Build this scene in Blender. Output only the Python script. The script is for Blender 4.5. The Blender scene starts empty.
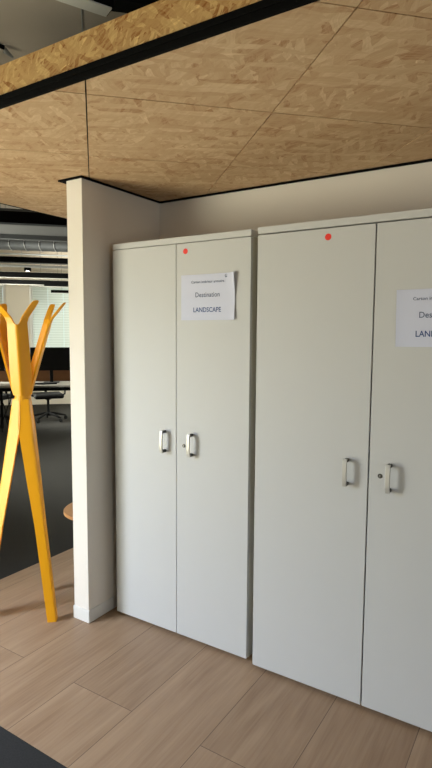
import bpy, bmesh, math, random
from mathutils import Vector, Matrix
random.seed(4)
SC = bpy.context.scene
COL = SC.collection
S2 = 2 ** -.5

# ------------------------------------------------------------------ camera
yaw, pitch, roll = 0.5654, -0.0947, 0.006
fw = Vector((-math.sin(yaw) * math.cos(pitch), math.cos(yaw) * math.cos(pitch), math.sin(pitch)))
r0 = fw.cross(Vector((0, 0, 1))).normalized()
u0 = r0.cross(fw)
rr = r0 * math.cos(roll) + u0 * math.sin(roll)
uu = rr.cross(fw)
cd = bpy.data.cameras.new('camera')
cam = bpy.data.objects.new('camera', cd)
COL.objects.link(cam)
cam.matrix_world = Matrix(((rr.x, uu.x, -fw.x, 1.9646), (rr.y, uu.y, -fw.y, -2.0988),
                           (rr.z, uu.z, -fw.z, 1.5325), (0, 0, 0, 1)))
cd.sensor_fit = 'VERTICAL'
cd.sensor_height = 36
cd.lens = 36 * 540.4 / 768
cd.clip_start = .02
SC.camera = cam

# ------------------------------------------------------------------ world, daylight, exposure
world = bpy.data.worlds.new('sky')
SC.world = world
world.use_nodes = True
bg = world.node_tree.nodes['Background']
bg.inputs[0].default_value = (.86, .93, 1, 1)
bg.inputs[1].default_value = 1.2
vs = SC.view_settings
vs.view_transform = 'Standard'
vs.look = 'None'
vs.gamma = 1
vs.use_curve_mapping = False
vs.exposure = 0.0


def B(u, w, z=0.0):
    """building axes (turned 45 degrees from the cabinet nook) to world"""
    return Vector(((u - w) * S2, (u + w) * S2, z))


def area(name, loc, direction, sx, sy, energy, color):
    l = bpy.data.lights.new(name, 'AREA')
    l.shape = 'RECTANGLE'
    l.size, l.size_y, l.energy, l.color = sx, sy, energy, color
    o = bpy.data.objects.new(name, l)
    o.location = loc
    o.rotation_euler = Vector(direction).to_track_quat('-Z', 'Z').to_euler()
    COL.objects.link(o)
    return o


DAY = (.86, .905, 1)
GROUND = (1, .84, .62)
inw = B(1, 0)
area('daylight', B(-2.42, -.62, 1.08), inw, 1.3, 1.5, 64, (1, .93, .74))            # the window beside the cabinets
area('daylight', B(-3.2, -.66, 2.75), B(1, 0, -.85), 1.7, 1.3, 440, (.50, .62, 1))    # blue sky through it
area('ground_light', B(-3.3, -.66, .02), B(1, 0, 1.5), 2.0, 1.6, 100, GROUND)         # sunlit paving below it, thrown upwards
area('ground_light', B(-3.3, -3.6, .02), B(1, 0, 1.5), 2.4, 1.6, 75, (1, .72, .4))   # added warm fill, sent upwards through an invented next window
area('daylight', B(1.6, -5.75, 1.4), B(0, 1), 2.2, 1.8, 30, (1, .98, 1))           # added fill through an invented window behind the camera
area('daylight', B(-2.42, 3.3, 1.6), inw, 1.5, 1.5, 350, (1, .97, .92))
area('daylight', B(-2.42, 6.6, 1.6), inw, 1.5, 1.5, 600, (1, .95, .88))
area('daylight', B(4.45, 6.0, 1.6), B(-1, 0), 2.6, 1.5, 420, (1, .95, .88))          # added to brighten the far pier, through an invented window behind the nook
area('daylight', B(-.5, 9.5, 1.7), B(0, -1), 3.6, 1.6, 70, DAY)      # outside the far windows


# ------------------------------------------------------------------ materials
def lin(c):
    return tuple(((x / 12.92) if x <= .04045 else ((x + .055) / 1.055) ** 2.4) for x in c)


def srgb(r, g, b):
    return lin((r / 255, g / 255, b / 255)) + (1,)


def mat(name, col, rough=.5, metal=0, noise=0.0, nscale=30, bump=0.0, spec=.5):
    m = bpy.data.materials.new(name)
    m.use_nodes = True
    n, k = m.node_tree.nodes, m.node_tree.links
    p = n['Principled BSDF']
    p.inputs['Roughness'].default_value = rough
    p.inputs['Metallic'].default_value = metal
    p.inputs['Specular IOR Level'].default_value = spec
    p.inputs['Base Color'].default_value = col
    tc = n.new('ShaderNodeTexCoord')
    nz = n.new('ShaderNodeTexNoise')
    nz.inputs['Scale'].default_value = nscale
    nz.inputs['Detail'].default_value = 4
    k.new(tc.outputs['Object'], nz.inputs['Vector'])
    if noise:
        mx = n.new('ShaderNodeMix')
        mx.data_type = 'RGBA'
        mx.inputs[6].default_value = tuple(c * (1 - noise) for c in col[:3]) + (1,)
        mx.inputs[7].default_value = tuple(min(1, c * (1 + noise)) for c in col[:3]) + (1,)
        k.new(nz.outputs['Fac'], mx.inputs[0])
        k.new(mx.outputs[2], p.inputs['Base Color'])
    if bump:
        b = n.new('ShaderNodeBump')
        b.inputs['Strength'].default_value = bump
        b.inputs['Distance'].default_value = .002
        k.new(nz.outputs['Fac'], b.inputs['Height'])
        k.new(b.outputs['Normal'], p.inputs['Normal'])
    return m


M = {}
M['white'] = mat('white_laminate', srgb(193, 193, 192), .55, spec=.35, noise=.012, nscale=9)
M['paint'] = mat('wall_paint', srgb(220, 213, 203), .85, noise=.015, nscale=5, bump=.05)
M['facade'] = mat('facade_paint', srgb(226, 219, 204), .85, noise=.02, nscale=4)
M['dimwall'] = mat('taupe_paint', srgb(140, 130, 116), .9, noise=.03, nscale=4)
M['skirting'] = mat('skirting_paint', srgb(214, 212, 207), .5, noise=.01)
M['carcass'] = mat('cabinet_carcass', srgb(186, 182, 172), .5, noise=.015, nscale=12)
M['black'] = mat('black_metal', srgb(8, 8, 8), .85, spec=.08, noise=.06, nscale=20)
M['blackp'] = mat('black_plastic', srgb(13, 13, 14), .7, spec=.15, noise=.05)
M['yellow'] = mat('yellow_lacquer', srgb(238, 166, 16), .38, noise=.015, nscale=14)
M['satin'] = mat('satin_nickel', srgb(186, 184, 178), .42, .35, noise=.03)
M['darkgrey'] = mat('dark_grey_plastic', srgb(72, 70, 66), .5, noise=.04)
M['red'] = mat('red_sticker', srgb(224, 44, 30), .5, noise=.04, nscale=60)
M['paper'] = mat('paper', srgb(201, 204, 222), .8, noise=.01, nscale=20)
M['ink'] = mat('grey_blue_ink', srgb(72, 84, 112), .7, noise=.03)
M['inkblue'] = mat('navy_ink', srgb(22, 62, 122), .7, noise=.03)
M['concrete'] = mat('concrete', srgb(178, 166, 150), .9, noise=.14, nscale=2.2, bump=.3)
M['galv'] = mat('galvanised_steel', srgb(150, 150, 146), .45, .6, noise=.12, nscale=8)
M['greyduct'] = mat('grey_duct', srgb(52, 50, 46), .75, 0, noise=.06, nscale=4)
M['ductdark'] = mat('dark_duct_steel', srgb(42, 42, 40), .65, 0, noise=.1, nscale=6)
M['diffuser'] = mat('grey_diffuser', srgb(160, 157, 150), .5, noise=.02)
M['diffuserpale'] = mat('pale_diffuser', srgb(226, 222, 212), .5, noise=.02)
M['desk'] = mat('desk_top', srgb(128, 125, 118), .5, noise=.02)
M['brown'] = mat('brown_felt', srgb(90, 54, 20), .9, noise=.08, nscale=60)
M['frame'] = mat('window_frame_white', srgb(236, 236, 232), .4, noise=.01)
M['oakdisc'] = mat('oak_veneer', srgb(190, 138, 84), .45, noise=.1, nscale=18)
M['gap'] = mat('dark_backing', srgb(40, 32, 24), .9, noise=.05)


def carpet_mat():
    m = mat('carpet', srgb(50, 49, 47), .97, noise=.3, nscale=160, bump=.6, spec=.1)
    return m


M['carpet'] = carpet_mat()


def osb_mat(name, light, dark, scale, contrast, turn=0, grain=.8):
    m = bpy.data.materials.new(name)
    m.use_nodes = True
    n, k = m.node_tree.nodes, m.node_tree.links
    p = n['Principled BSDF']
    p.inputs['Roughness'].default_value = .7
    p.inputs['Specular IOR Level'].default_value = .3
    tc = n.new('ShaderNodeTexCoord')
    at = n.new('ShaderNodeAttribute')
    at.attribute_name = 'panel_shift'
    off = n.new('ShaderNodeVectorMath')
    off.operation = 'MULTIPLY_ADD'
    off.inputs[1].default_value = (9, 9, 9)
    k.new(at.outputs['Color'], off.inputs[0])
    k.new(tc.outputs['Object'], off.inputs[2])
    if turn:
        tm = n.new('ShaderNodeMapping')
        tm.inputs['Rotation'].default_value = (math.radians(turn), 0, 0)
        k.new(tc.outputs['Object'], tm.inputs['Vector'])
        k.new(tm.outputs[0], off.inputs[2])
    nz = n.new('ShaderNodeTexNoise')                    # wobble
    nz.inputs['Scale'].default_value = 14
    k.new(off.outputs[0], nz.inputs['Vector'])
    wob = n.new('ShaderNodeVectorMath')
    wob.operation = 'MULTIPLY_ADD'
    wob.inputs[1].default_value = (.03, .03, .03)
    k.new(nz.outputs['Color'], wob.inputs[0])
    k.new(off.outputs[0], wob.inputs[2])

    def layer(angle, seed, sc):
        mp = n.new('ShaderNodeMapping')
        mp.inputs['Rotation'].default_value = (0, 0, math.radians(angle))
        mp.inputs['Location'].default_value = (seed, seed * .7, seed * .3)
        k.new(wob.outputs[0], mp.inputs['Vector'])
        st = n.new('ShaderNodeVectorMath')
        st.operation = 'MULTIPLY'
        st.inputs[1].default_value = (sc, sc * 4.5, sc * 2.2)
        k.new(mp.outputs[0], st.inputs[0])
        v = n.new('ShaderNodeTexVoronoi')
        v.inputs['Scale'].default_value = 1
        v.inputs['Randomness'].default_value = 1
        k.new(st.outputs[0], v.inputs['Vector'])
        sep = n.new('ShaderNodeSeparateColor')
        k.new(v.outputs['Color'], sep.inputs[0])
        # fine grain inside each strand
        g = n.new('ShaderNodeVectorMath')
        g.operation = 'MULTIPLY'
        g.inputs[1].default_value = (sc * 1.6, sc * 26, sc * 14)
        k.new(mp.outputs[0], g.inputs[0])
        gn = n.new('ShaderNodeTexNoise')
        gn.inputs['Scale'].default_value = 1
        gn.inputs['Detail'].default_value = 2
        k.new(g.outputs[0], gn.inputs['Vector'])
        a = n.new('ShaderNodeMath')
        a.operation = 'MULTIPLY_ADD'
        a.inputs[1].default_value = grain
        k.new(gn.outputs['Fac'], a.inputs[0])
        k.new(sep.outputs[0], a.inputs[2])
        return a.outputs[0], sep.outputs[1]

    l1, s1 = layer(12, 1.3, scale)
    l2, s2 = layer(68, 5.1, scale * 1.25)
    l3, s3 = layer(-38, 8.7, scale * .85)

    def mixf(a, b, sel, thr):
        gt = n.new('ShaderNodeMath')
        gt.operation = 'GREATER_THAN'
        gt.inputs[1].default_value = thr
        k.new(sel, gt.inputs[0])
        mx = n.new('ShaderNodeMix')
        mx.data_type = 'FLOAT'
        k.new(gt.outputs[0], mx.inputs[0])
        k.new(a, mx.inputs[2])
        k.new(b, mx.inputs[3])
        return mx.outputs[0]

    f = mixf(l1, l2, s2, .5)
    f = mixf(f, l3, s3, .58)
    fine, _ = layer(25, 3.3, scale * 2.6)
    bl = n.new('ShaderNodeMix')
    bl.data_type = 'FLOAT'
    bl.inputs[0].default_value = .26
    k.new(f, bl.inputs[2])
    k.new(fine, bl.inputs[3])
    f = bl.outputs[0]
    ramp = n.new('ShaderNodeValToRGB')
    e = ramp.color_ramp.elements
    mid = tuple((a + b) / 2 for a, b in zip(light, dark))
    e[0].position, e[1].position = .05, 1.25
    lo = tuple(max(.012, mm + (d - mm) * contrast) for mm, d in zip(mid[:3], dark)) + (1,)
    hi = tuple(min(.92, mm + (d - mm) * contrast) for mm, d in zip(mid[:3], light)) + (1,)
    e[0].color, e[1].color = lo, hi
    e[0].position, e[1].position = .16, .92
    for ps, tt in ((.34, .28), (.60, .40), (.78, .56)):
        ne = ramp.color_ramp.elements.new(ps)
        ne.color = tuple(a + (b - a) * tt for a, b in zip(lo, hi))
    sc_ = n.new('ShaderNodeMath')
    sc_.operation = 'MULTIPLY'
    sc_.inputs[1].default_value = 1 / (1 + grain)
    k.new(f, sc_.inputs[0])
    k.new(sc_.outputs[0], ramp.inputs[0])
    k.new(ramp.outputs[0], p.inputs['Base Color'])
    b = n.new('ShaderNodeBump')
    b.inputs['Strength'].default_value = .25
    b.inputs['Distance'].default_value = .0015
    k.new(f, b.inputs['Height'])
    k.new(b.outputs['Normal'], p.inputs['Normal'])
    return m


M['osb'] = osb_mat('osb_board', srgb(255, 224, 184), srgb(156, 110, 70), 8, 1.0)
M['osbedge'] = osb_mat('osb_board_edge', srgb(255, 214, 146), srgb(138, 84, 34), 16, 1.0, 90, .4)


def wood_floor():
    m = bpy.data.materials.new('oak_planks')
    m.use_nodes = True
    n, k = m.node_tree.nodes, m.node_tree.links
    p = n['Principled BSDF']
    p.inputs['Roughness'].default_value = .46
    p.inputs['Specular IOR Level'].default_value = .45
    tc = n.new('ShaderNodeTexCoord')
    mp = n.new('ShaderNodeMapping')
    mp.inputs['Rotation'].default_value = (0, 0, math.radians(-90))
    # after the turn: x' = y, y' = -x
    mp.inputs['Location'].default_value = (.54, .245, 0)
    k.new(tc.outputs['Object'], mp.inputs['Vector'])
    br = n.new('ShaderNodeTexBrick')
    br.inputs['Scale'].default_value = 1
    br.inputs['Brick Width'].default_value = 2.1
    br.inputs['Row Height'].default_value = .335
    br.inputs['Mortar Size'].default_value = .0016
    br.inputs['Mortar Smooth'].default_value = .3
    br.inputs['Bias'].default_value = 0
    br.offset = .5
    br.inputs['Color1'].default_value = (0, 0, 0, 1)
    br.inputs['Color2'].default_value = (1, 1, 1, 1)
    br.inputs['Mortar'].default_value = (.5, .5, .5, 1)
    k.new(mp.outputs[0], br.inputs['Vector'])
    # grain, stretched along the plank, shifted for each plank
    sh = n.new('ShaderNodeVectorMath')
    sh.operation = 'MULTIPLY_ADD'
    sh.inputs[1].default_value = (7, 3, 5)
    k.new(br.outputs['Color'], sh.inputs[0])
    k.new(mp.outputs[0], sh.inputs[2])
    st = n.new('ShaderNodeVectorMath')
    st.operation = 'MULTIPLY'
    st.inputs[1].default_value = (3.6, 74, 1)
    k.new(sh.outputs[0], st.inputs[0])
    n1 = n.new('ShaderNodeTexNoise')
    n1.inputs['Scale'].default_value = 1
    n1.inputs['Detail'].default_value = 5
    n1.inputs['Distortion'].default_value = .6
    k.new(st.outputs[0], n1.inputs['Vector'])
    st2 = n.new('ShaderNodeVectorMath')
    st2.operation = 'MULTIPLY'
    st2.inputs[1].default_value = (1.3, 9, 1)
    k.new(sh.outputs[0], st2.inputs[0])
    n2 = n.new('ShaderNodeTexNoise')
    n2.inputs['Scale'].default_value = 1
    n2.inputs['Detail'].default_value = 3
    n2.inputs['Distortion'].default_value = 1.2
    k.new(st2.outputs[0], n2.inputs['Vector'])
    ad = n.new('ShaderNodeMath')
    ad.operation = 'MULTIPLY_ADD'
    ad.inputs[1].default_value = .55
    k.new(n2.outputs['Fac'], ad.inputs[0])
    ad2 = n.new('ShaderNodeMath')
    ad2.operation = 'MULTIPLY'
    ad2.inputs[1].default_value = .45
    k.new(n1.outputs['Fac'], ad2.inputs[0])
    k.new(ad2.outputs[0], ad.inputs[2])
    ramp = n.new('ShaderNodeValToRGB')
    e = ramp.color_ramp.elements
    e[0].position, e[1].position = .26, .74
    e[0].color = srgb(134, 105, 79)
    e[1].color = srgb(171, 143, 113)
    k.new(ad.outputs[0], ramp.inputs[0])
    hs = n.new('ShaderNodeHueSaturation')
    vm = n.new('ShaderNodeMapRange')
    vm.inputs[3].default_value = .94
    vm.inputs[4].default_value = 1.06
    sp = n.new('ShaderNodeSeparateColor')
    k.new(br.outputs['Color'], sp.inputs[0])
    k.new(sp.outputs[0], vm.inputs[0])
    k.new(vm.outputs[0], hs.inputs['Value'])
    k.new(ramp.outputs[0], hs.inputs['Color'])
    mx = n.new('ShaderNodeMix')
    mx.data_type = 'RGBA'
    k.new(br.outputs['Fac'], mx.inputs[0])
    k.new(hs.outputs[0], mx.inputs[6])
    mx.inputs[7].default_value = srgb(96, 75, 58)
    k.new(mx.outputs[2], p.inputs['Base Color'])
    b = n.new('ShaderNodeBump')
    b.inputs['Strength'].default_value = .12
    b.inputs['Distance'].default_value = .001
    k.new(ad.outputs[0], b.inputs['Height'])
    k.new(b.outputs['Normal'], p.inputs['Normal'])
    return m


M['planks'] = wood_floor()


def glass_mat():
    m = bpy.data.materials.new('window_glass')
    m.use_nodes = True
    n, k = m.node_tree.nodes, m.node_tree.links
    n.remove(n['Principled BSDF'])
    t = n.new('ShaderNodeBsdfTransparent')
    t.inputs[0].default_value = (.95, .98, .96, 1)
    g = n.new('ShaderNodeBsdfGlossy')
    g.inputs['Roughness'].default_value = .03
    fr = n.new('ShaderNodeFresnel')
    fr.inputs[0].default_value = 1.3
    mx = n.new('ShaderNodeMixShader')
    k.new(fr.outputs[0], mx.inputs[0])
    k.new(t.outputs[0], mx.inputs[1])
    k.new(g.outputs[0], mx.inputs[2])
    k.new(mx.outputs[0], n['Material Output'].inputs[0])
    return m


def blind_mat():
    m = bpy.data.materials.new('blind_fabric')
    m.use_nodes = True
    n, k = m.node_tree.nodes, m.node_tree.links
    n.remove(n['Principled BSDF'])
    tc = n.new('ShaderNodeTexCoord')
    w = n.new('ShaderNodeTexWave')
    w.bands_direction = 'Z'
    w.inputs['Scale'].default_value = 6
    k.new(tc.outputs['Object'], w.inputs['Vector'])
    mx0 = n.new('ShaderNodeMix')
    mx0.data_type = 'RGBA'
    mx0.inputs[6].default_value = srgb(210, 212, 202)
    mx0.inputs[7].default_value = srgb(226, 228, 219)
    k.new(w.outputs['Fac'], mx0.inputs[0])
    t = n.new('ShaderNodeBsdfTranslucent')
    d = n.new('ShaderNodeBsdfDiffuse')
    k.new(mx0.outputs[2], t.inputs[0])
    k.new(mx0.outputs[2], d.inputs[0])
    mx = n.new('ShaderNodeMixShader')
    mx.inputs[0].default_value = .4
    k.new(t.outputs[0], mx.inputs[1])
    k.new(d.outputs[0], mx.inputs[2])
    k.new(mx.outputs[0], n['Material Output'].inputs[0])
    return m


M['glass'] = glass_mat()
M['blind'] = blind_mat()


def lit_mat():
    m = bpy.data.materials.new('lit_lens')
    m.use_nodes = True
    p = m.node_tree.nodes['Principled BSDF']
    p.inputs['Emission Color'].default_value = (1, .95, .85, 1)
    p.inputs['Emission Strength'].default_value = 6
    return m


M['lit'] = lit_mat()


# ------------------------------------------------------------------ mesh helpers
def obj(name, bm, m, parent=None, smooth=False, bevel=0.0, segs=2):
    bmesh.ops.recalc_face_normals(bm, faces=bm.faces[:])
    me = bpy.data.meshes.new(name)
    bm.to_mesh(me)
    bm.free()
    o = bpy.data.objects.new(name, me)
    me.materials.append(m)
    COL.objects.link(o)
    if parent:
        o.parent = parent
    if smooth:
        for p in me.polygons:
            p.use_smooth = True
    if bevel:
        b = o.modifiers.new('bevel', 'BEVEL')
        b.width, b.segments, b.limit_method = bevel, segs, 'ANGLE'
        b.angle_limit = math.radians(40)
    return o


def thing(name, label, cat, loc=(0, 0, 0), rotz=0, group=None):
    o = bpy.data.objects.new(name, None)
    COL.objects.link(o)
    o.location = loc
    o.rotation_euler = (0, 0, rotz)
    return tag(o, label, cat, group)


def tag(o, label, cat, group=None):
    o['label'], o['category'] = label, cat
    if group:
        o['group'] = group
    return o


def struct(o):
    o['kind'] = 'structure'
    return o


def box(bm, x0, x1, y0, y1, z0, z1, mtx=None):
    vs_ = [Vector((x, y, z)) for z in (z0, z1) for y in (y0, y1) for x in (x0, x1)]
    if mtx:
        vs_ = [mtx @ v for v in vs_]
    v = [bm.verts.new(p) for p in vs_]
    for f in ((0, 1, 3, 2), (4, 5, 7, 6), (0, 1, 5, 4), (2, 3, 7, 6), (0, 2, 6, 4), (1, 3, 7, 5)):
        bm.faces.new([v[i] for i in f])
    return bm


def nb(*a, **k):
    return box(bmesh.new(), *a, **k)


def prism(bm, pts, z0, z1):
    lo = [bm.verts.new((p[0], p[1], z0)) for p in pts]
    hi = [bm.verts.new((p[0], p[1], z1)) for p in pts]
    n = len(pts)
    fs = [bm.faces.new(lo[::-1]), bm.faces.new(hi)]
    for i in range(n):
        fs.append(bm.faces.new((lo[i], lo[(i + 1) % n], hi[(i + 1) % n], hi[i])))
    return fs


def tube(bm, pts, rad, seg=8, cap=True):
    pts = [Vector(p) for p in pts]
    rings = []
    for i, p in enumerate(pts):
        d = (pts[min(i + 1, len(pts) - 1)] - pts[max(i - 1, 0)]).normalized()
        a = d.cross(Vector((0, 0, 1)))
        if a.length < .05:
            a = d.cross(Vector((1, 0, 0)))
        a.normalize()
        b = d.cross(a)
        r = rad[i] if isinstance(rad, (list, tuple)) else rad
        rings.append([bm.verts.new(p + (a * math.cos(t) + b * math.sin(t)) * r)
                      for t in [2 * math.pi * j / seg for j in range(seg)]])
    for q, s in zip(rings, rings[1:]):
        for j in range(seg):
            bm.faces.new((q[j], q[(j + 1) % seg], s[(j + 1) % seg], s[j]))
    if cap:
        bm.faces.new(rings[0][::-1])
        bm.faces.new(rings[-1])
    return bm


def lathe(bm, prof, seg=32, c=(0, 0, 0)):
    rings = []
    for r, z in prof:
        rings.append([bm.verts.new((c[0] + r * math.cos(2 * math.pi * j / seg), c[1] + r * math.sin(2 * math.pi * j / seg), c[2] + z))
                      for j in range(seg)])
    for q, s in zip(rings, rings[1:]):
        for j in range(seg):
            bm.faces.new((q[j], q[(j + 1) % seg], s[(j + 1) % seg], s[j]))
    bm.faces.new(rings[0][::-1])
    bm.faces.new(rings[-1])
    return bm


RB = Matrix.Rotation(math.radians(45), 4, 'Z')         # building axes -> world


def bb(bm, u0_, u1_, w0, w1, z0, z1):
    """a box laid along the building axes"""
    return box(bm, u0_, u1_, w0, w1, z0, z1, RB)


def nbb(*a):
    return bb(bmesh.new(), *a)


def clip(poly, a, b, c):
    """keep the part of a polygon where a*x+b*y<=c"""
    out = []
    for i in range(len(poly)):
        p, q = poly[i], poly[(i + 1) % len(poly)]
        dp, dq = a * p[0] + b * p[1] - c, a * q[0] + b * q[1] - c
        if dp <= 0:
            out.append(p)
        if dp * dq < 0:
            t = dp / (dp - dq)
            out.append((p[0] + (q[0] - p[0]) * t, p[1] + (q[1] - p[1]) * t))
    return out


# ------------------------------------------------------------------ the building shell
U0, U1, W0, W1, HC = -2.2, 4.2, -5.5, 9.0, 3.1
XL, YF, XR, YB = -.885, -.88, 3.0, 1.1                 # timber floor and lowered board ceiling
HO = 2.29

# timber floor zone and carpet around it
bm = bmesh.new()
prism(bm, [(XL, YF), (XR, YF), (XR, YB), (XL, YB)], -.05, 0)
struct(obj('floor', bm, M['planks']))
quad = [tuple(B(u, w)[:2]) for u, w in ((U0, W0), (U1, W0), (U1, W1), (U0, W1))]
bm = bmesh.new()
pieces = [clip(quad, 1, 0, XL), clip(clip(quad, -1, 0, -XL), 0, 1, YF),
          clip(clip(clip(quad, -1, 0, -XL), 0, -1, -YB), 1, 0, 99),
          clip(clip(clip(quad, -1, 0, -XR), 0, -1, -YF), 0, 1, YB)]
for pc in pieces:
    if len(pc) > 2:
        prism(bm, pc, -.05, 0)
fc = struct(obj('floor_carpet', bm, M['carpet']))

struct(obj('ceiling', nbb(U0, U1, W0, W1, HC, HC + .15), M['concrete']))


def wall_with_holes(name, along, holes, a0, a1, t0, t1, z0, z1, m):
    """a wall along u (along='u') or w; holes = (a0,a1,z0,z1)"""
    bm_ = bmesh.new()
    def put(p0, p1, q0, q1):
        if p1 - p0 > 1e-4 and q1 - q0 > 1e-4:
            if along == 'u':
                bb(bm_, p0, p1, t0, t1, q0, q1)
            else:
                bb(bm_, t0, t1, p0, p1, q0, q1)
    cur = a0
    for h in sorted(holes):
        put(cur, h[0], z0, z1)
        put(h[0], h[1], z0, h[2])
        put(h[0], h[1], h[3], z1)
        cur = h[1]
    put(cur, a1, z0, z1)
    return struct(obj(name, bm_, m))


farh = [(-2.15, -1.87, .85, 2.5), (-1.41, .25, .85, 2.5), (.7, 2.4, .85, 2.5)]
wall_with_holes('wall_far', 'u', farh, U0, U1, W1, W1 + .2, 0, HC, M['facade'])
sideh = [(-4.6, -2.6, .1, 2.05), (-1.28, .04, .1, 2.05), (2.6, 4.0, .9, 2.3), (5.9, 7.3, .9, 2.3)]  # first opening is invented, to let in the added warm fill
wall_with_holes('wall_left', 'w', sideh, W0, W1, U0 - .2, U0, 0, HC, M['facade'])
righth = [(4.7, 7.3, .85, 2.35)]  # invented opening for the light added on the far pier
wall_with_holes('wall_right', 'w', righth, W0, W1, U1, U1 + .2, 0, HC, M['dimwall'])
fronth = [(.4, 2.8, .45, 2.4)]  # invented opening behind the camera for the added fill
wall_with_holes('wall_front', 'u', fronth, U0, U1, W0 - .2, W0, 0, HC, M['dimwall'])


def window(idx, along, h, t0, t1, blind):
    def bx(bm_, a0, a1, d0, d1, z0, z1):
        if along == 'u':
            bb(bm_, a0, a1, d0, d1, z0, z1)
        else:
            bb(bm_, d0, d1, a0, a1, z0, z1)
        return bm_
    a0, a1, z0, z1 = h
    f = .06
    d0, d1 = t0, t1
    bm_ = bmesh.new()
    bx(bm_, a0, a0 + f, d0, d1, z0, z1)
    bx(bm_, a1 - f, a1, d0, d1, z0, z1)
    bx(bm_, a0 + f, a1 - f, d0, d1, z0, z0 + f)
    bx(bm_, a0 + f, a1 - f, d0, d1, z1 - f, z1)
    fr = struct(obj('window_%d' % idx, bm_, M['frame'], bevel=.004))
    md = (d0 + d1) / 2
    obj('pane', bx(bmesh.new(), a0 + f - .005, a1 - f + .005, md - .003, md + .003, z0 + f - .005, z1 - f + .005), M['glass'], fr)
    if blind:
        bm_ = bmesh.new()
        k = max(1, round((a1 - a0 - 2 * f) / .3))
        ww = (a1 - a0 - 2 * f) / k
        for i in range(k):
            x = a0 + f + i * ww
            bx(bm_, x + .003, x + ww - .003, d0 - .012 - .004 * (i % 2), d0 - .010 - .004 * (i % 2), z0 - .02, z1 - .05)
        obj('blind', bm_, M['blind'], fr)
        obj('blind_rail', bx(bmesh.new(), a0 + .03, a1 - .03, d0 - .05, d0, z1 - .05, z1), M['frame'], fr)
    return fr


for i, h in enumerate(farh):
    window(i + 1, 'u', h, W1 + .02, W1 + .09, True)
for i, h in enumerate(sideh):
    window(i + 4, 'w', h, U0 - .12, U0 - .05, False)

for i, h in enumerate(fronth):  # frame and pane of the invented opening behind the camera
    window(i + 8, 'u', h, W0 - .12, W0 - .05, False)

for i, h in enumerate(righth):  # frame and pane of the invented opening behind the nook
    window(i + 9, 'w', h, U1 + .05, U1 + .12, False)

# nook: back wall and the short return wall whose end shows
PX0, PX1, PY, DB = -.163, -.056, -.153, .458
struct(obj('wall_back', nb(PX1, XR, DB, DB + .11, 0, HO), M['paint']))
struct(obj('wall_return', nb(PX0, PX1, PY, DB + .11, 0, HO - .008), M['paint'], bevel=.0015))
t = .005
bm = bmesh.new()
box(bm, PX0 - t, PX1 + t, PY - t, PY, 0, .070)
box(bm, PX1, PX1 + t, PY, DB, 0, .070)
box(bm, PX0 - t, PX0, PY, DB + .11, 0, .070)
struct(obj('baseboard_return', bm, M['skirting'], bevel=.003))
# black shadow-gap trim where the walls meet the boards
bm = bmesh.new()
box(bm, PX0 - .045, PX1 + .012, PY - .014, DB, HO - .008, HO - .001)
box(bm, PX1 + .012, XR, DB - .012, DB, HO - .010, HO - .001)
struct(obj('trim_1', bm, M['black']))

# lowered ceiling: square boards laid at 45 degrees with open joints
bm = bmesh.new()
lay = bm.loops.layers.float_color.new('panel_shift')
rect = [(XL + .004, YF + .012), (XR, YF + .012), (XR, YB), (XL + .004, YB)]
gp = .0022
for i in range(-6, 8):
    for j in range(-6, 8):
        d0, d1 = -.56 + .877 * i, -.56 + .877 * (i + 1)
        s0, s1 = -.158 + .885 * j, -.158 + .885 * (j + 1)
        g = gp / S2
        p = clip(rect, -1, 1, d1 - g)
        p = clip(p, 1, -1, -(d0 + g)) if len(p) > 2 else p
        p = clip(p, 1, 1, s1 - g) if len(p) > 2 else p
        p = clip(p, -1, -1, -(s0 + g)) if len(p) > 2 else p
        if len(p) > 2:
            fs = prism(bm, p, HO, HO + .012)
            c = (random.random(), random.random(), random.random(), 1)
            for f in fs:
                for l in f.loops:
                    l[lay] = c
struct(obj('ceiling_boards', bm, M['osb']))
struct(obj('ceiling_backing', nb(XL + .012, XR, YF + .012, YB, HO + .0125, HO + .10), M['gap']))
bm = bmesh.new()
box(bm, XL, XR, YF, YF + .012, HO + .034, HO + .131)
box(bm, XL, XL + .012, YF + .012, YB, HO + .020, HO + .131)
struct(obj('ceiling_fascia', bm, M['osbedge']))
bm = bmesh.new()
box(bm, XL - .004, XR, YF - .006, YF + .010, HO + .016, HO + .034)      # upper lip
box(bm, XL - .004, XR, YF - .002, YF + .012, HO - .002, HO + .016)
box(bm, XL - .004, XL + .004, YF + .012, YB, HO - .003, HO + .02)
struct(obj('trim_2', bm, M['black'], bevel=.002))


# ------------------------------------------------------------------ cabinets
def make_handle(x, parent, zc=.996):
    """bow handle: flat satin grip on two dark feet; y=0 is the door face"""
    h = .056
    bm_ = bmesh.new()
    n = 12
    prev = None
    for i in range(n + 1):
        s = -1 + 2 * i / n
        z = zc + s * h
        yo = -.036 + .006 * abs(s) ** 3
        ring = [bm_.verts.new((x + sx * .0085, yo + sy, z)) for sx, sy in ((-1, -.003), (1, -.003), (1, .0045), (-1, .0045))]
        if prev:
            for j in range(4):
                bm_.faces.new((prev[j], prev[(j + 1) % 4], ring[(j + 1) % 4], ring[j]))
        else:
            bm_.faces.new(ring[::-1])
        prev = ring
    bm_.faces.new(prev)
    g = obj('handle', bm_, M['satin'], parent, bevel=.0015)
    for s in (-1, 1):
        z = zc + s * (h - .008)
        o = obj('handle_foot', nb(x - .0075, x + .0075, -.0275, .001, z - .0065, z + .0065), M['darkgrey'], g, bevel=.002)
        o['label'] = 'dark grey handle foot'
    return g


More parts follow.
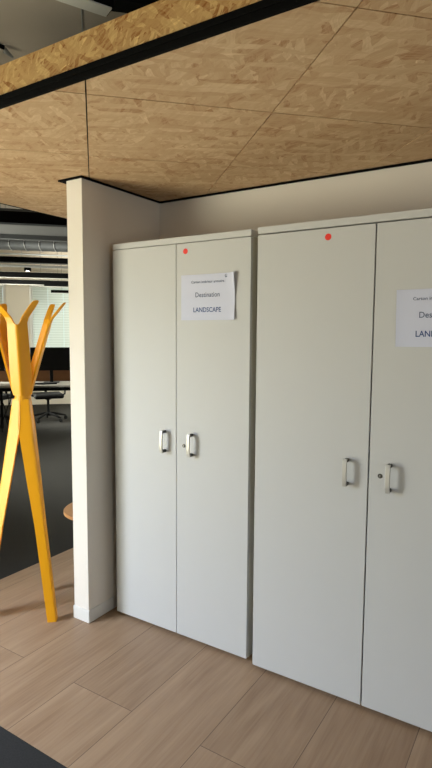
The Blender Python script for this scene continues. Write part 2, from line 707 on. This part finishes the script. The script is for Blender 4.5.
def make_lock(x, z, parent):
    bm_ = lathe(bmesh.new(), [(.009, 0), (.0095, .002), (.0085, .0035), (.004, .004)], 20)
    bm_.transform(Matrix.Translation((x, .0008, z)) @ Matrix.Rotation(math.radians(90), 4, 'X'))
    lk = obj('lock', bm_, M['darkgrey'], parent, smooth=False)
    lk['label'] = 'dark round key lock'
    obj('keyhole', nb(x - .0009, x + .0009, -.0042, -.003, z - .0045, z + .0045), M['satin'], lk)
    return lk


def cabinet(x0, y0, wd, label, hl, hr, lockx, lockz, hz, g):
    c = thing('storage_cabinet', label, 'cabinet', (x0, y0, 0), group='white office cabinets')
    dp = .42
    zt, zd0, zd1 = 1.98, .016, 1.9515 - 2 * g
    bm_ = bmesh.new()
    box(bm_, 0.001, .02, .0225, dp, .012, 1.9515)
    box(bm_, wd - .02, wd - .001, .0225, dp, .012, 1.9515)
    box(bm_, .02, wd - .02, dp - .01, dp, .012, 1.9515)
    box(bm_, .02, wd - .02, .0225, dp - .01, .03, .05)
    box(bm_, .02, wd - .02, .03, dp - .01, 1.93, 1.9515)
    obj('body', bm_, M['carcass'], c)
    obj('plinth', nb(.03, wd - .03, .05, dp - .02, 0, .012), M['blackp'], c)
    obj('top_panel', nb(0, wd, 0, dp, 1.9515, zt), M['white'], c, bevel=.0015)
    mid = wd / 2
    dl = obj('door', nb(0.0005, mid - g, 0, .0205, zd0, zd1), M['white'], c, bevel=.0012)
    dr = obj('door', nb(mid + g, wd - .0005, 0, .0205, zd0, zd1), M['white'], c, bevel=.0012)
    make_handle(hl - x0, dl, hz)
    make_handle(hr - x0, dr, hz)
    make_lock(lockx - x0, lockz, dr)
    return c


cabinet(0, 0, .809, 'narrower white two-door storage cabinet standing beside the short wall end', .336, .500, .451, .985, .996, .0017)
cabinet(.852, -.02, 1.010, 'wider white two-door storage cabinet at the right, cut by the photo edge', 1.272, 1.441, 1.403, .982, .982, .0028)


def dot(x, y, z, label):
    bm_ = lathe(bmesh.new(), [(.0132, 0), (.0132, .0006), (.0118, .0009)], 28)
    bm_.transform(Matrix.Rotation(math.radians(90), 4, 'X'))
    o = obj('round_sticker', bm_, M['red'])
    o.location = (x, y - .0002, z)
    tag(o, label, 'sticker', 'red dot stickers on the cabinet doors')


dot(.459, 0, 1.911, 'red round sticker above the sheet of paper on the narrower cabinet')
dot(1.167, -.02, 1.912, 'red round sticker high on the left door of the wider cabinet')


def text_part(parent, name, body, m, x, z, width, cap, surf, bold=0.0):
    cu = bpy.data.curves.new(name, 'FONT')
    cu.body = body
    cu.align_x, cu.align_y = 'LEFT', 'BOTTOM_BASELINE'
    cu.size = 1
    cu.offset = bold
    cu.resolution_u = 3
    tmp = bpy.data.objects.new('tmp', cu)
    COL.objects.link(tmp)
    bpy.context.view_layer.update()
    me = bpy.data.meshes.new_from_object(tmp.evaluated_get(bpy.context.evaluated_depsgraph_get()))
    bpy.data.objects.remove(tmp)
    me.materials.clear()
    me.materials.append(m)
    xs = [v.co.x for v in me.vertices]
    mn, mxx = min(xs), max(xs)
    sx = width / (mxx - mn)
    sz = cap / .69
    for v in me.vertices:
        px, pz = x - width / 2 + (v.co.x - mn) * sx, z - cap / 2 + v.co.y * sz
        v.co = (px, surf(px, pz) - .0006, pz)
    me.name = name
    o = bpy.data.objects.new(name, me)
    COL.objects.link(o)
    o.parent = parent
    o['label'] = 'printed word in dark ink' if name != 'printed_line' else 'small printed line'
    return o


def sign(loc, w, h, tilt, label, curl):
    root = thing('paper_sign', label, 'sign', loc, group='printed sheets taped to the cabinet doors')
    root.rotation_euler = (0, tilt, 0)

    def surf(x, z):
        a = x / w
        b = z / h
        y = -.0012 - .0012 * math.sin(a * 5 + 1) ** 2
        if curl:
            k = max(0, (a - .78) / .22)
            y -= .0125 * k ** 2 * (.18 + abs(2 * b - .78) ** 1.3)
        else:
            y -= .004 * max(0, (.15 - a) / .15) ** 2
        return y
    bm_ = bmesh.new()
    nx, nz = 24, 14
    for side in (0, -.0003):
        g = [[bm_.verts.new((w * i / nx, surf(w * i / nx, h * j / nz) - side, h * j / nz)) for j in range(nz + 1)] for i in range(nx + 1)]
        for i in range(nx):
            for j in range(nz):
                bm_.faces.new((g[i][j], g[i + 1][j], g[i + 1][j + 1], g[i][j + 1]))
    obj('sheet', bm_, M['paper'], root, smooth=True)
    text_part(root, 'printed_line', 'Carton intérieur armoire', M['ink'], .149, .176, .180, .0115, surf, .012)
    text_part(root, 'printed_word', 'Destination', M['ink'], .149, .117, .134, .0215, surf, .006)
    text_part(root, 'printed_word', 'LANDSCAPE', M['inkblue'], .147, .048, .152, .0215, surf, .010)
    # small round mark in the corner
    bm_ = bmesh.new()
    cx, cz = .250, .197
    n = 20
    for (r1, r2, a0, a1) in ((.0072, .0054, 0, 2 * math.pi), (.0042, .0005, math.pi, 2 * math.pi)):
        pr = None
        for i in range(n + 1):
            a = a0 + (a1 - a0) * i / n
            q = [bm_.verts.new((cx + r * math.cos(a), surf(cx, cz) - .0009, cz + r * math.sin(a))) for r in (r1, r2)]
            if pr:
                bm_.faces.new((pr[0], q[0], q[1], pr[1]))
            pr = q
    obj('printed_mark', bm_, M['ink'], root)['label'] = 'small round printed mark'
    return root


sign((.436, -.0003, 1.590), .297, .21, 0, 'white printed sheet with a curled right edge on the narrower cabinet', True)
sign((1.444, -.0203, 1.484), .297, .21, -.012, 'white printed sheet on the wider cabinet, cut by the right photo edge', False)


# ------------------------------------------------------------------ coat stand
def interp(tab, z):
    for (a, x), (b, y) in zip(tab, tab[1:]):
        if min(a, b) <= z <= max(a, b):
            return x + (y - x) * (z - a) / (b - a)
    return tab[-1][1]


CAMDIR = Vector((.7871, -.6168, 0)).normalized()       # azimuth zero of the stand


def frame(deg):
    a = math.radians(deg)
    side = Vector((-CAMDIR.y, CAMDIR.x, 0))
    o = CAMDIR * math.cos(a) + side * math.sin(a)
    tt = -CAMDIR * math.sin(a) + side * math.cos(a)
    return o, tt


def folded_strip(name, deg, rtab, wtab, zs, parent, th=.011, fork=False, half=30):
    """sheet folded along its centre line (120 degrees), ridge outwards"""
    o, tt = frame(deg)
    sa, ca = math.sin(math.radians(half)), math.cos(math.radians(half))
    bm_ = bmesh.new()
    us = [-1, -.6, -.2, -.1, 0, .1, .2, .6, 1]

    def pt(r, w, q, z, inner):
        f = (-sa * o + (ca if q >= 0 else -ca) * tt) * (abs(q) * w)
        p = o * r + f
        aq = abs(q)
        if aq < .2:                                     # rounded fold
            p = p - o * (w * .05 * (1 - aq / .2) ** 2)
        nrm = (o * ca + tt * (sa if q > 0 else -sa)) if q else o
        if inner:
            p = p - nrm * th
        return p + Vector((0, 0, z))

    rows = {}
    for inner in (0, 1):
        rows[inner] = []
        for z in zs:
            r, w = interp(rtab, z), interp(wtab, z)
            rows[inner].append([bm_.verts.new(pt(r, w, q, z, inner)) for q in us])
        for a, b in zip(rows[inner], rows[inner][1:]):
            for j in range(len(us) - 1):
                bm_.faces.new((a[j], a[j + 1], b[j + 1], b[j]))
    n = len(us)
    for e in (0, n - 1):
        for i in range(len(zs) - 1):
            bm_.faces.new((rows[0][i][e], rows[0][i + 1][e], rows[1][i + 1][e], rows[1][i][e]))
    ends = [0] if fork else [0, len(zs) - 1]
    for i in ends:
        for j in range(n - 1):
            bm_.faces.new((rows[0][i][j], rows[0][i][j + 1], rows[1][i][j + 1], rows[1][i][j]))
    if fork:
        zt = zs[-1]
        r, w = interp(rtab, zt), interp(wtab, zt)
        slope = (rtab[-1][1] - rtab[0][1]) / (rtab[-1][0] - rtab[0][0])
        for j in range(3, 5):                           # bottom of the notch
            bm_.faces.new((rows[0][-1][j], rows[0][-1][j + 1], rows[1][-1][j + 1], rows[1][-1][j]))
        for sgn in (-1, 1):
            q0 = [1, .6, .2, .1]
            nrm = o * ca + tt * (sa * sgn)
            fd = -sa * o + ca * sgn * tt
            last = [[rows[i][-1][us.index(q * sgn)] for q in q0] for i in (0, 1)]
            # prong: runs on up the sheet, then bends outwards
            steps = [(.002, .0, .0, 1, .24), (.010, .001, .0, 1, .34), (.034, .006, .006, 1, .38), (.060, .022, .018, 1, .38), (.090, .041, .033, 1, .38),
                     (.108, .053, .042, .97, .40), (.116, .058, .046, .90, .47), (.119, .060, .048, .80, .58)]
            for (dz, fn, ff, qa, qb) in steps:
                rr_ = r + slope * dz
                cur = []
                for inner in (0, 1):
                    row = []
                    for m_ in range(4):
                        q = qa + (qb - qa) * m_ / 3
                        p = o * rr_ + fd * (q * w + ff) + nrm * (fn - th * inner) + Vector((0, 0, zt + dz))
                        row.append(bm_.verts.new(p))
                    cur.append(row)
                for inner in (0, 1):
                    for m_ in range(3):
                        bm_.faces.new((last[inner][m_], last[inner][m_ + 1], cur[inner][m_ + 1], cur[inner][m_]))
                for m_ in (0, 3):
                    bm_.faces.new((last[0][m_], cur[0][m_], cur[1][m_], last[1][m_]))
                last = cur
            for m_ in range(3):
                bm_.faces.new((last[0][m_], last[0][m_ + 1], last[1][m_ + 1], last[1][m_]))
    return obj(name, bm_, M['yellow'], parent, smooth=False)


stand = thing('coat_stand', 'yellow coat stand with forked arms and splayed legs beside the wall end', 'coat stand', (-.453, -.222, 0))
LR = [(1.175, .056), (0, .245)]
LW = [(1.175, .0515), (1.02, .0748), (.74, .064), (.5, .052), (0, .046)]
for d in (34, 146, -82):
    folded_strip('leg', d, LR, LW, [1.175, 1.13, 1.08, 1.02, .88, .74, .5, .25, .012, .0], stand, half=44)
AR = [(1.195, .050), (1.70, .205)]
AW = [(1.195, .050), (1.225, .0592), (1.32, .063), (1.568, .057)]
for d in (-7, 105, -131):
    folded_strip('arm', d, AR, AW, [1.195, 1.21, 1.225, 1.32, 1.45, 1.568], stand, fork=True)
bm = bmesh.new()
lathe(bm, [(.036, 1.12), (.042, 1.13), (.042, 1.21), (.036, 1.22)], 24)
obj('joint', bm, M['yellow'], stand, smooth=False)

# ------------------------------------------------------------------ small table behind the wall end
st = thing('side_table', 'small round oak-topped table half hidden behind the wall end', 'table', (-.440, .350, 0))
obj('table_top', lathe(bmesh.new(), [(.232, .398), (.24, .402), (.24, .417), (.237, .42)], 64), M['oakdisc'], st)
obj('column', lathe(bmesh.new(), [(.014, .012), (.014, .398)], 16), M['blackp'], st, smooth=True)
obj('base_disc', lathe(bmesh.new(), [(.11, 0), (.11, .008), (.10, .012)], 32), M['blackp'], st)

# ------------------------------------------------------------------ ceiling services
def run(name, label, cat, m, u0_, u1_, w0, w1, z0, z1, hang=None, bevel=.004):
    c = thing(name, label, cat, B((u0_ + u1_) / 2, (w0 + w1) / 2, z0), math.radians(45))
    L = (u1_ - u0_) / 2
    W = (w1 - w0) / 2
    obj('body', nb(-L, L, -W, W, 0, z1 - z0), m, c, bevel=bevel)
    if hang:
        for s in (-.6, .6):
            bm_ = bmesh.new()
            tube(bm_, [(s * L, 0, z1 - z0), (s * L, 0, HC - z0)], .004, 6)
            obj('hanger_rod', bm_, M['galv'], c)
    return c


run('cable_trunking', 'black trunking beam nearest behind the board ceiling edge', 'beam', M['black'], U0 + .1, 2.0, 2.0, 2.08, 2.435, 2.53, True)
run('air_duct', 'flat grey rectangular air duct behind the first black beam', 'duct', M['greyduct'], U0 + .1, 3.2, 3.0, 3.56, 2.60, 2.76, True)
run('cable_trunking', 'added dark grey strip standing in for the shaded underside of the flat duct', 'beam', M['ductdark'], U0 + .1, 3.2, 3.6, 3.68, 2.556, 2.625, True)  # added bar; its dark colour is the shade under the flat duct
# round spiral duct
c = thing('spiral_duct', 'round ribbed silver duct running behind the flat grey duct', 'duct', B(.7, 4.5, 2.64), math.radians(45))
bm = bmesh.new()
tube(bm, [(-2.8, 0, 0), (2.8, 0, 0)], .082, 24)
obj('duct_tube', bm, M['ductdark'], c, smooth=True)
bm = bmesh.new()
for i in range(30):
    x = -2.7 + i * .18
    tube(bm, [(x + .06 * math.cos(t) * .5, .086 * math.cos(t), .086 * math.sin(t)) for t in [2 * math.pi * k / 20 for k in range(21)]], .005, 5)
obj('seam', bm, M['galv'], c)
for s in (-1.6, 0, 1.6):
    obj('hanger_rod', tube(bmesh.new(), [(s, 0, .08), (s, 0, HC - 2.64)], .004, 6), M['galv'], c)
bm = bmesh.new()
tube(bm, [(-2.8, 0, 0), (2.8, 0, 0)], .011, 8)
p = obj('conduit_pipe', bm, M['galv'], smooth=True)
p.location = B(.7, 4.75, 2.545)
p.rotation_euler = (0, 0, math.radians(45))
tag(p, 'thin silver pipe just below the round ribbed duct', 'pipe')
run('cable_trunking', 'black trunking beam below the round silver duct', 'beam', M['black'], U0 + .1, 3, 5.2, 5.28, 2.495, 2.57, True)
# mesh cable tray
c = thing('cable_tray', 'silver wire cable tray behind the second black beam', 'cable tray', B(.7, 6.0, 2.53), math.radians(45))
bm = bmesh.new()
for y in (-.1, -.05, 0, .05, .1):
    tube(bm, [(-2.8, y, 0), (2.8, y, 0)], .006, 5)
for y in (-.1, .1):
    for z in (.03, .06):
        tube(bm, [(-2.8, y, z), (2.8, y, z)], .006, 5)
for i in range(57):
    x = -2.8 + i * .1
    tube(bm, [(x, -.1, .06), (x, -.1, 0), (x, .1, 0), (x, .1, .06)], .004, 4)
obj('wire_basket', bm, M['galv'], c)
for s in (-1.6, 0, 1.6):
    obj('hanger_rod', tube(bmesh.new(), [(s, 0, 0), (s, 0, HC - 2.53)], .004, 6), M['galv'], c)
# bulkhead along the far windows with a recessed spotlight
struct(obj('trim_3', nbb(U0, U1, 7.7, W1, 2.76, HC), M['concrete']))
c = thing('downlight', 'small round black spotlight under the ceiling by the far windows', 'light', B(-1.35, 8.3, 2.70))
bm = lathe(bmesh.new(), [(.062, 0), (.066, .005), (.066, .06)], 24)
obj('housing', bm, M['black'], c)
bm = lathe(bmesh.new(), [(.036, -.004), (.036, .002)], 20)
obj('lens', bm, M['lit'], c)


def linear_lamp(label, u0_, u1_, w, z0, z1, rot=0.0, wd=.07):
    c = thing('linear_lamp', label, 'lamp', B((u0_ + u1_) / 2, w, z0), math.radians(45) + rot, group='black linear lamps hanging in the office')
    L = (u1_ - u0_) / 2
    obj('housing', nb(-L, L, -wd / 2, wd / 2, .006, z1 - z0), M['black'], c, bevel=.003)
    obj('diffuser', nb(-L + .01, L - .01, -wd / 2 + .006, wd / 2 - .006, 0, .006), M['diffuser'], c)
    for s in (-.75, .75):
        bm_ = bmesh.new()
        tube(bm_, [(s * L, 0, z1 - z0), (s * L, 0, HC - z0 - .003)], .0015, 5)
        obj('cable', bm_, M['black'], c)
    return c


linear_lamp('black linear pendant, upper long one in front of the far windows', -2.1, 1.2, 6.6, 2.41, 2.50)
linear_lamp('black linear pendant, lower long one in front of the far windows', -2.1, -.85, 7.1, 2.34, 2.42)
linear_lamp('black linear pendant continuing the lower one beside the wall end', -.93, .9, 6.9, 2.30, 2.40)
linear_lamp('short black lamp end hanging lowest before the far window', -.79, .6, 6.5, 2.165, 2.215)

# the lamp hanging close above the board ceiling's front edge
a = math.radians(20)
lp = thing('linear_lamp', 'black linear lamp with grey underside at the top left, close above the board edge', 'lamp', B(-.03, -.60, 2.75), math.radians(45) + a,
           group=None)
obj('housing', nb(-1.6, 0, -.075, .0, .006, .075), M['black'], lp, bevel=.003)
obj('diffuser', nb(-1.59, -.008, -.068, -.006, 0, .006), M['diffuserpale'], lp)
for s in (-1.3, -.25):
    bm = bmesh.new()
    tube(bm, [(s, -.04, .075), (s, -.04, HC - 2.753)], .0015, 5)
    obj('cable', bm, M['black'], lp)

bm = bmesh.new()
tube(bm, [(0, -1.6, 0), (0, .9, 0)], .004, 8)
p = obj('conduit_pipe', bm, M['galv'], smooth=True)
p.location = B(-.135, .2, HC - .003)
p.rotation_euler = (0, 0, math.radians(45))
tag(p, 'thin grey conduit on the concrete ceiling above the board edge', 'pipe')
run('cable_trunking', 'black rail on the concrete ceiling behind the top left lamp', 'beam', M['black'], -.06, 2.4, -.22, -.12, HC - .06, HC - .001, bevel=.003)

c = thing('sprinkler_head', 'small pipe end with a sprinkler on the concrete ceiling at the left edge', 'sprinkler', B(-.56, .44, HC), math.radians(75))
bm = bmesh.new()
tube(bm, [(-.5, 0, -.014), (0, 0, -.014)], .012, 8)
obj('pipe', bm, M['black'], c, smooth=True)
bm = bmesh.new()
tube(bm, [(0, 0, -.028), (.02, 0, -.036), (.05, 0, -.05)], [.018, .012, .006], 8)
obj('nozzle', bm, M['galv'], c, smooth=True)

# ------------------------------------------------------------------ office beyond
D0, D1 = 5.42, 6.2
dk = thing('desk', 'long pale desk with black legs in the far office', 'desk', B(-.75, 5.81, 0), math.radians(45))
obj('desk_top', nb(-1.3, 1.3, -.39, .39, .715, .74), M['desk'], dk, bevel=.003)
for x in (-1.15, -.8, 1.15):
    for y in (-.33, .33):
        obj('leg', nb(x - .02, x + .02, y - .02, y + .02, 0, .715), M['blackp'], dk, bevel=.003)
obj('cable_channel', nb(-1.2, 1.2, .0, .16, .62, .66), M['blackp'], dk)
dv = thing('desk_divider', 'low brown screen panel standing along the back of the far desk', 'divider', B(-.85, 6.165, .74), math.radians(45))
obj('panel', nb(-.85, .85, -.012, .012, 0, .19), M['brown'], dv, bevel=.003)


def monitor(u, w, label):
    c = thing('monitor', label, 'monitor', B(u, w, .74), math.radians(45), group='black monitors on the far desk')
    obj('screen', nb(-.305, .305, -.014, .014, .19, .55), M['blackp'], c, bevel=.004)
    obj('rear_hump', nb(-.16, .16, .012, .035, .26, .46), M['blackp'], c, bevel=.01)
    obj('stand_column', nb(-.025, .025, .035, .055, .008, .36), M['blackp'], c, bevel=.003)
    obj('stand_foot', nb(-.12, .12, -.06, .12, 0, .008), M['blackp'], c, bevel=.003)


monitor(-.77, 5.90, 'wide black monitor showing right of the yellow coat stand')
monitor(-1.75, 5.90, 'black monitor on the far desk at the left photo edge')
kb = thing('keyboard', 'flat black keyboard on the pale far desk', 'keyboard', B(-.83, 5.66, .74), math.radians(45))
obj('case', nb(-.16, .16, -.06, .06, 0, .02), M['blackp'], kb, bevel=.004)


def chair(u, w, rot, label):
    c = thing('office_chair', label, 'chair', B(u, w, 0), rot, group='black office chairs at the far desk')
    for k in range(5):
        a_ = 2 * math.pi * k / 5 + .25
        d = Vector((math.cos(a_), math.sin(a_), 0))
        bm_ = bmesh.new()
        tube(bm_, [d * .03 + Vector((0, 0, .13)), d * .16 + Vector((0, 0, .115)), d * .31 + Vector((0, 0, .075))], [.028, .022, .016], 8)
        lg = obj('base_leg', bm_, M['blackp'], c, smooth=True)
        bm_ = lathe(bmesh.new(), [(.03, -.012), (.032, 0), (.03, .012)], 16)
        bm_.transform(Matrix.Translation(d * .31 + Vector((0, 0, .032))) @ Matrix.Rotation(a_, 4, 'Z') @ Matrix.Rotation(math.radians(90), 4, 'X'))
        obj('caster', bm_, M['blackp'], lg)
    obj('gas_column', lathe(bmesh.new(), [(.045, .09), (.035, .15), (.022, .16), (.022, .36), (.06, .38), (.06, .40)], 16), M['blackp'], c)
    # rounded seat
    bm_ = bmesh.new()
    box(bm_, -.24, .24, -.23, .25, .40, .48)
    obj('seat', bm_, M['blackp'], c, bevel=.035, segs=4)
    bm_ = bmesh.new()
    pr = None
    for i in range(9):
        z = .52 + i * .055
        y = .25 + .06 * math.sin(i / 8 * 2.4)
        hw = .22 - .05 * (i / 8) ** 3
        q = [bm_.verts.new((x, yy, z)) for x, yy in ((-hw, y - .03), (-hw * .4, y), (hw * .4, y), (hw, y - .03), (hw, y + .01), (-hw, y + .01))]
        if pr:
            for j in range(6):
                bm_.faces.new((pr[j], pr[(j + 1) % 6], q[(j + 1) % 6], q[j]))
        else:
            bm_.faces.new(q[::-1])
        pr = q
    bm_.faces.new(pr)
    obj('backrest', bm_, M['blackp'], c, bevel=.008)
    bm_ = bmesh.new()
    tube(bm_, [(0, .12, .40), (0, .29, .42), (0, .30, .60)], .022, 8)
    obj('back_bracket', bm_, M['blackp'], c, smooth=True)
    for s in (-1, 1):
        bm_ = bmesh.new()
        tube(bm_, [(s * .2, .05, .42), (s * .29, .05, .45), (s * .30, .05, .60)], .016, 8)
        am = obj('armrest', bm_, M['blackp'], c, smooth=True)
        obj('arm_pad', nb(s * .30 - .035, s * .30 + .035, -.10, .15, .60, .63), M['blackp'], am, bevel=.01)


chair(-.90, 6.78, math.radians(45 + 12), 'black office chair behind the far desk, right of the coat stand')
chair(-1.75, 6.70, math.radians(45 - 30), 'black office chair behind the far desk at the left photo edge')
c = thing('cable_bundle', 'tangle of black cables hanging under the far desk at the left edge', 'cables', B(-1.45, 5.75, 0), math.radians(45))
for k in range(6):
    x = -.14 + .06 * k
    pts = [(x + .03 * math.sin(k * 2 + i * .9), .03 * math.cos(k + i * .7), .64 - i * .63 / 9) for i in range(10)]
    bm = bmesh.new()
    tube(bm, pts, .008, 6)
    obj('cable', bm, M['blackp'], c, smooth=True)
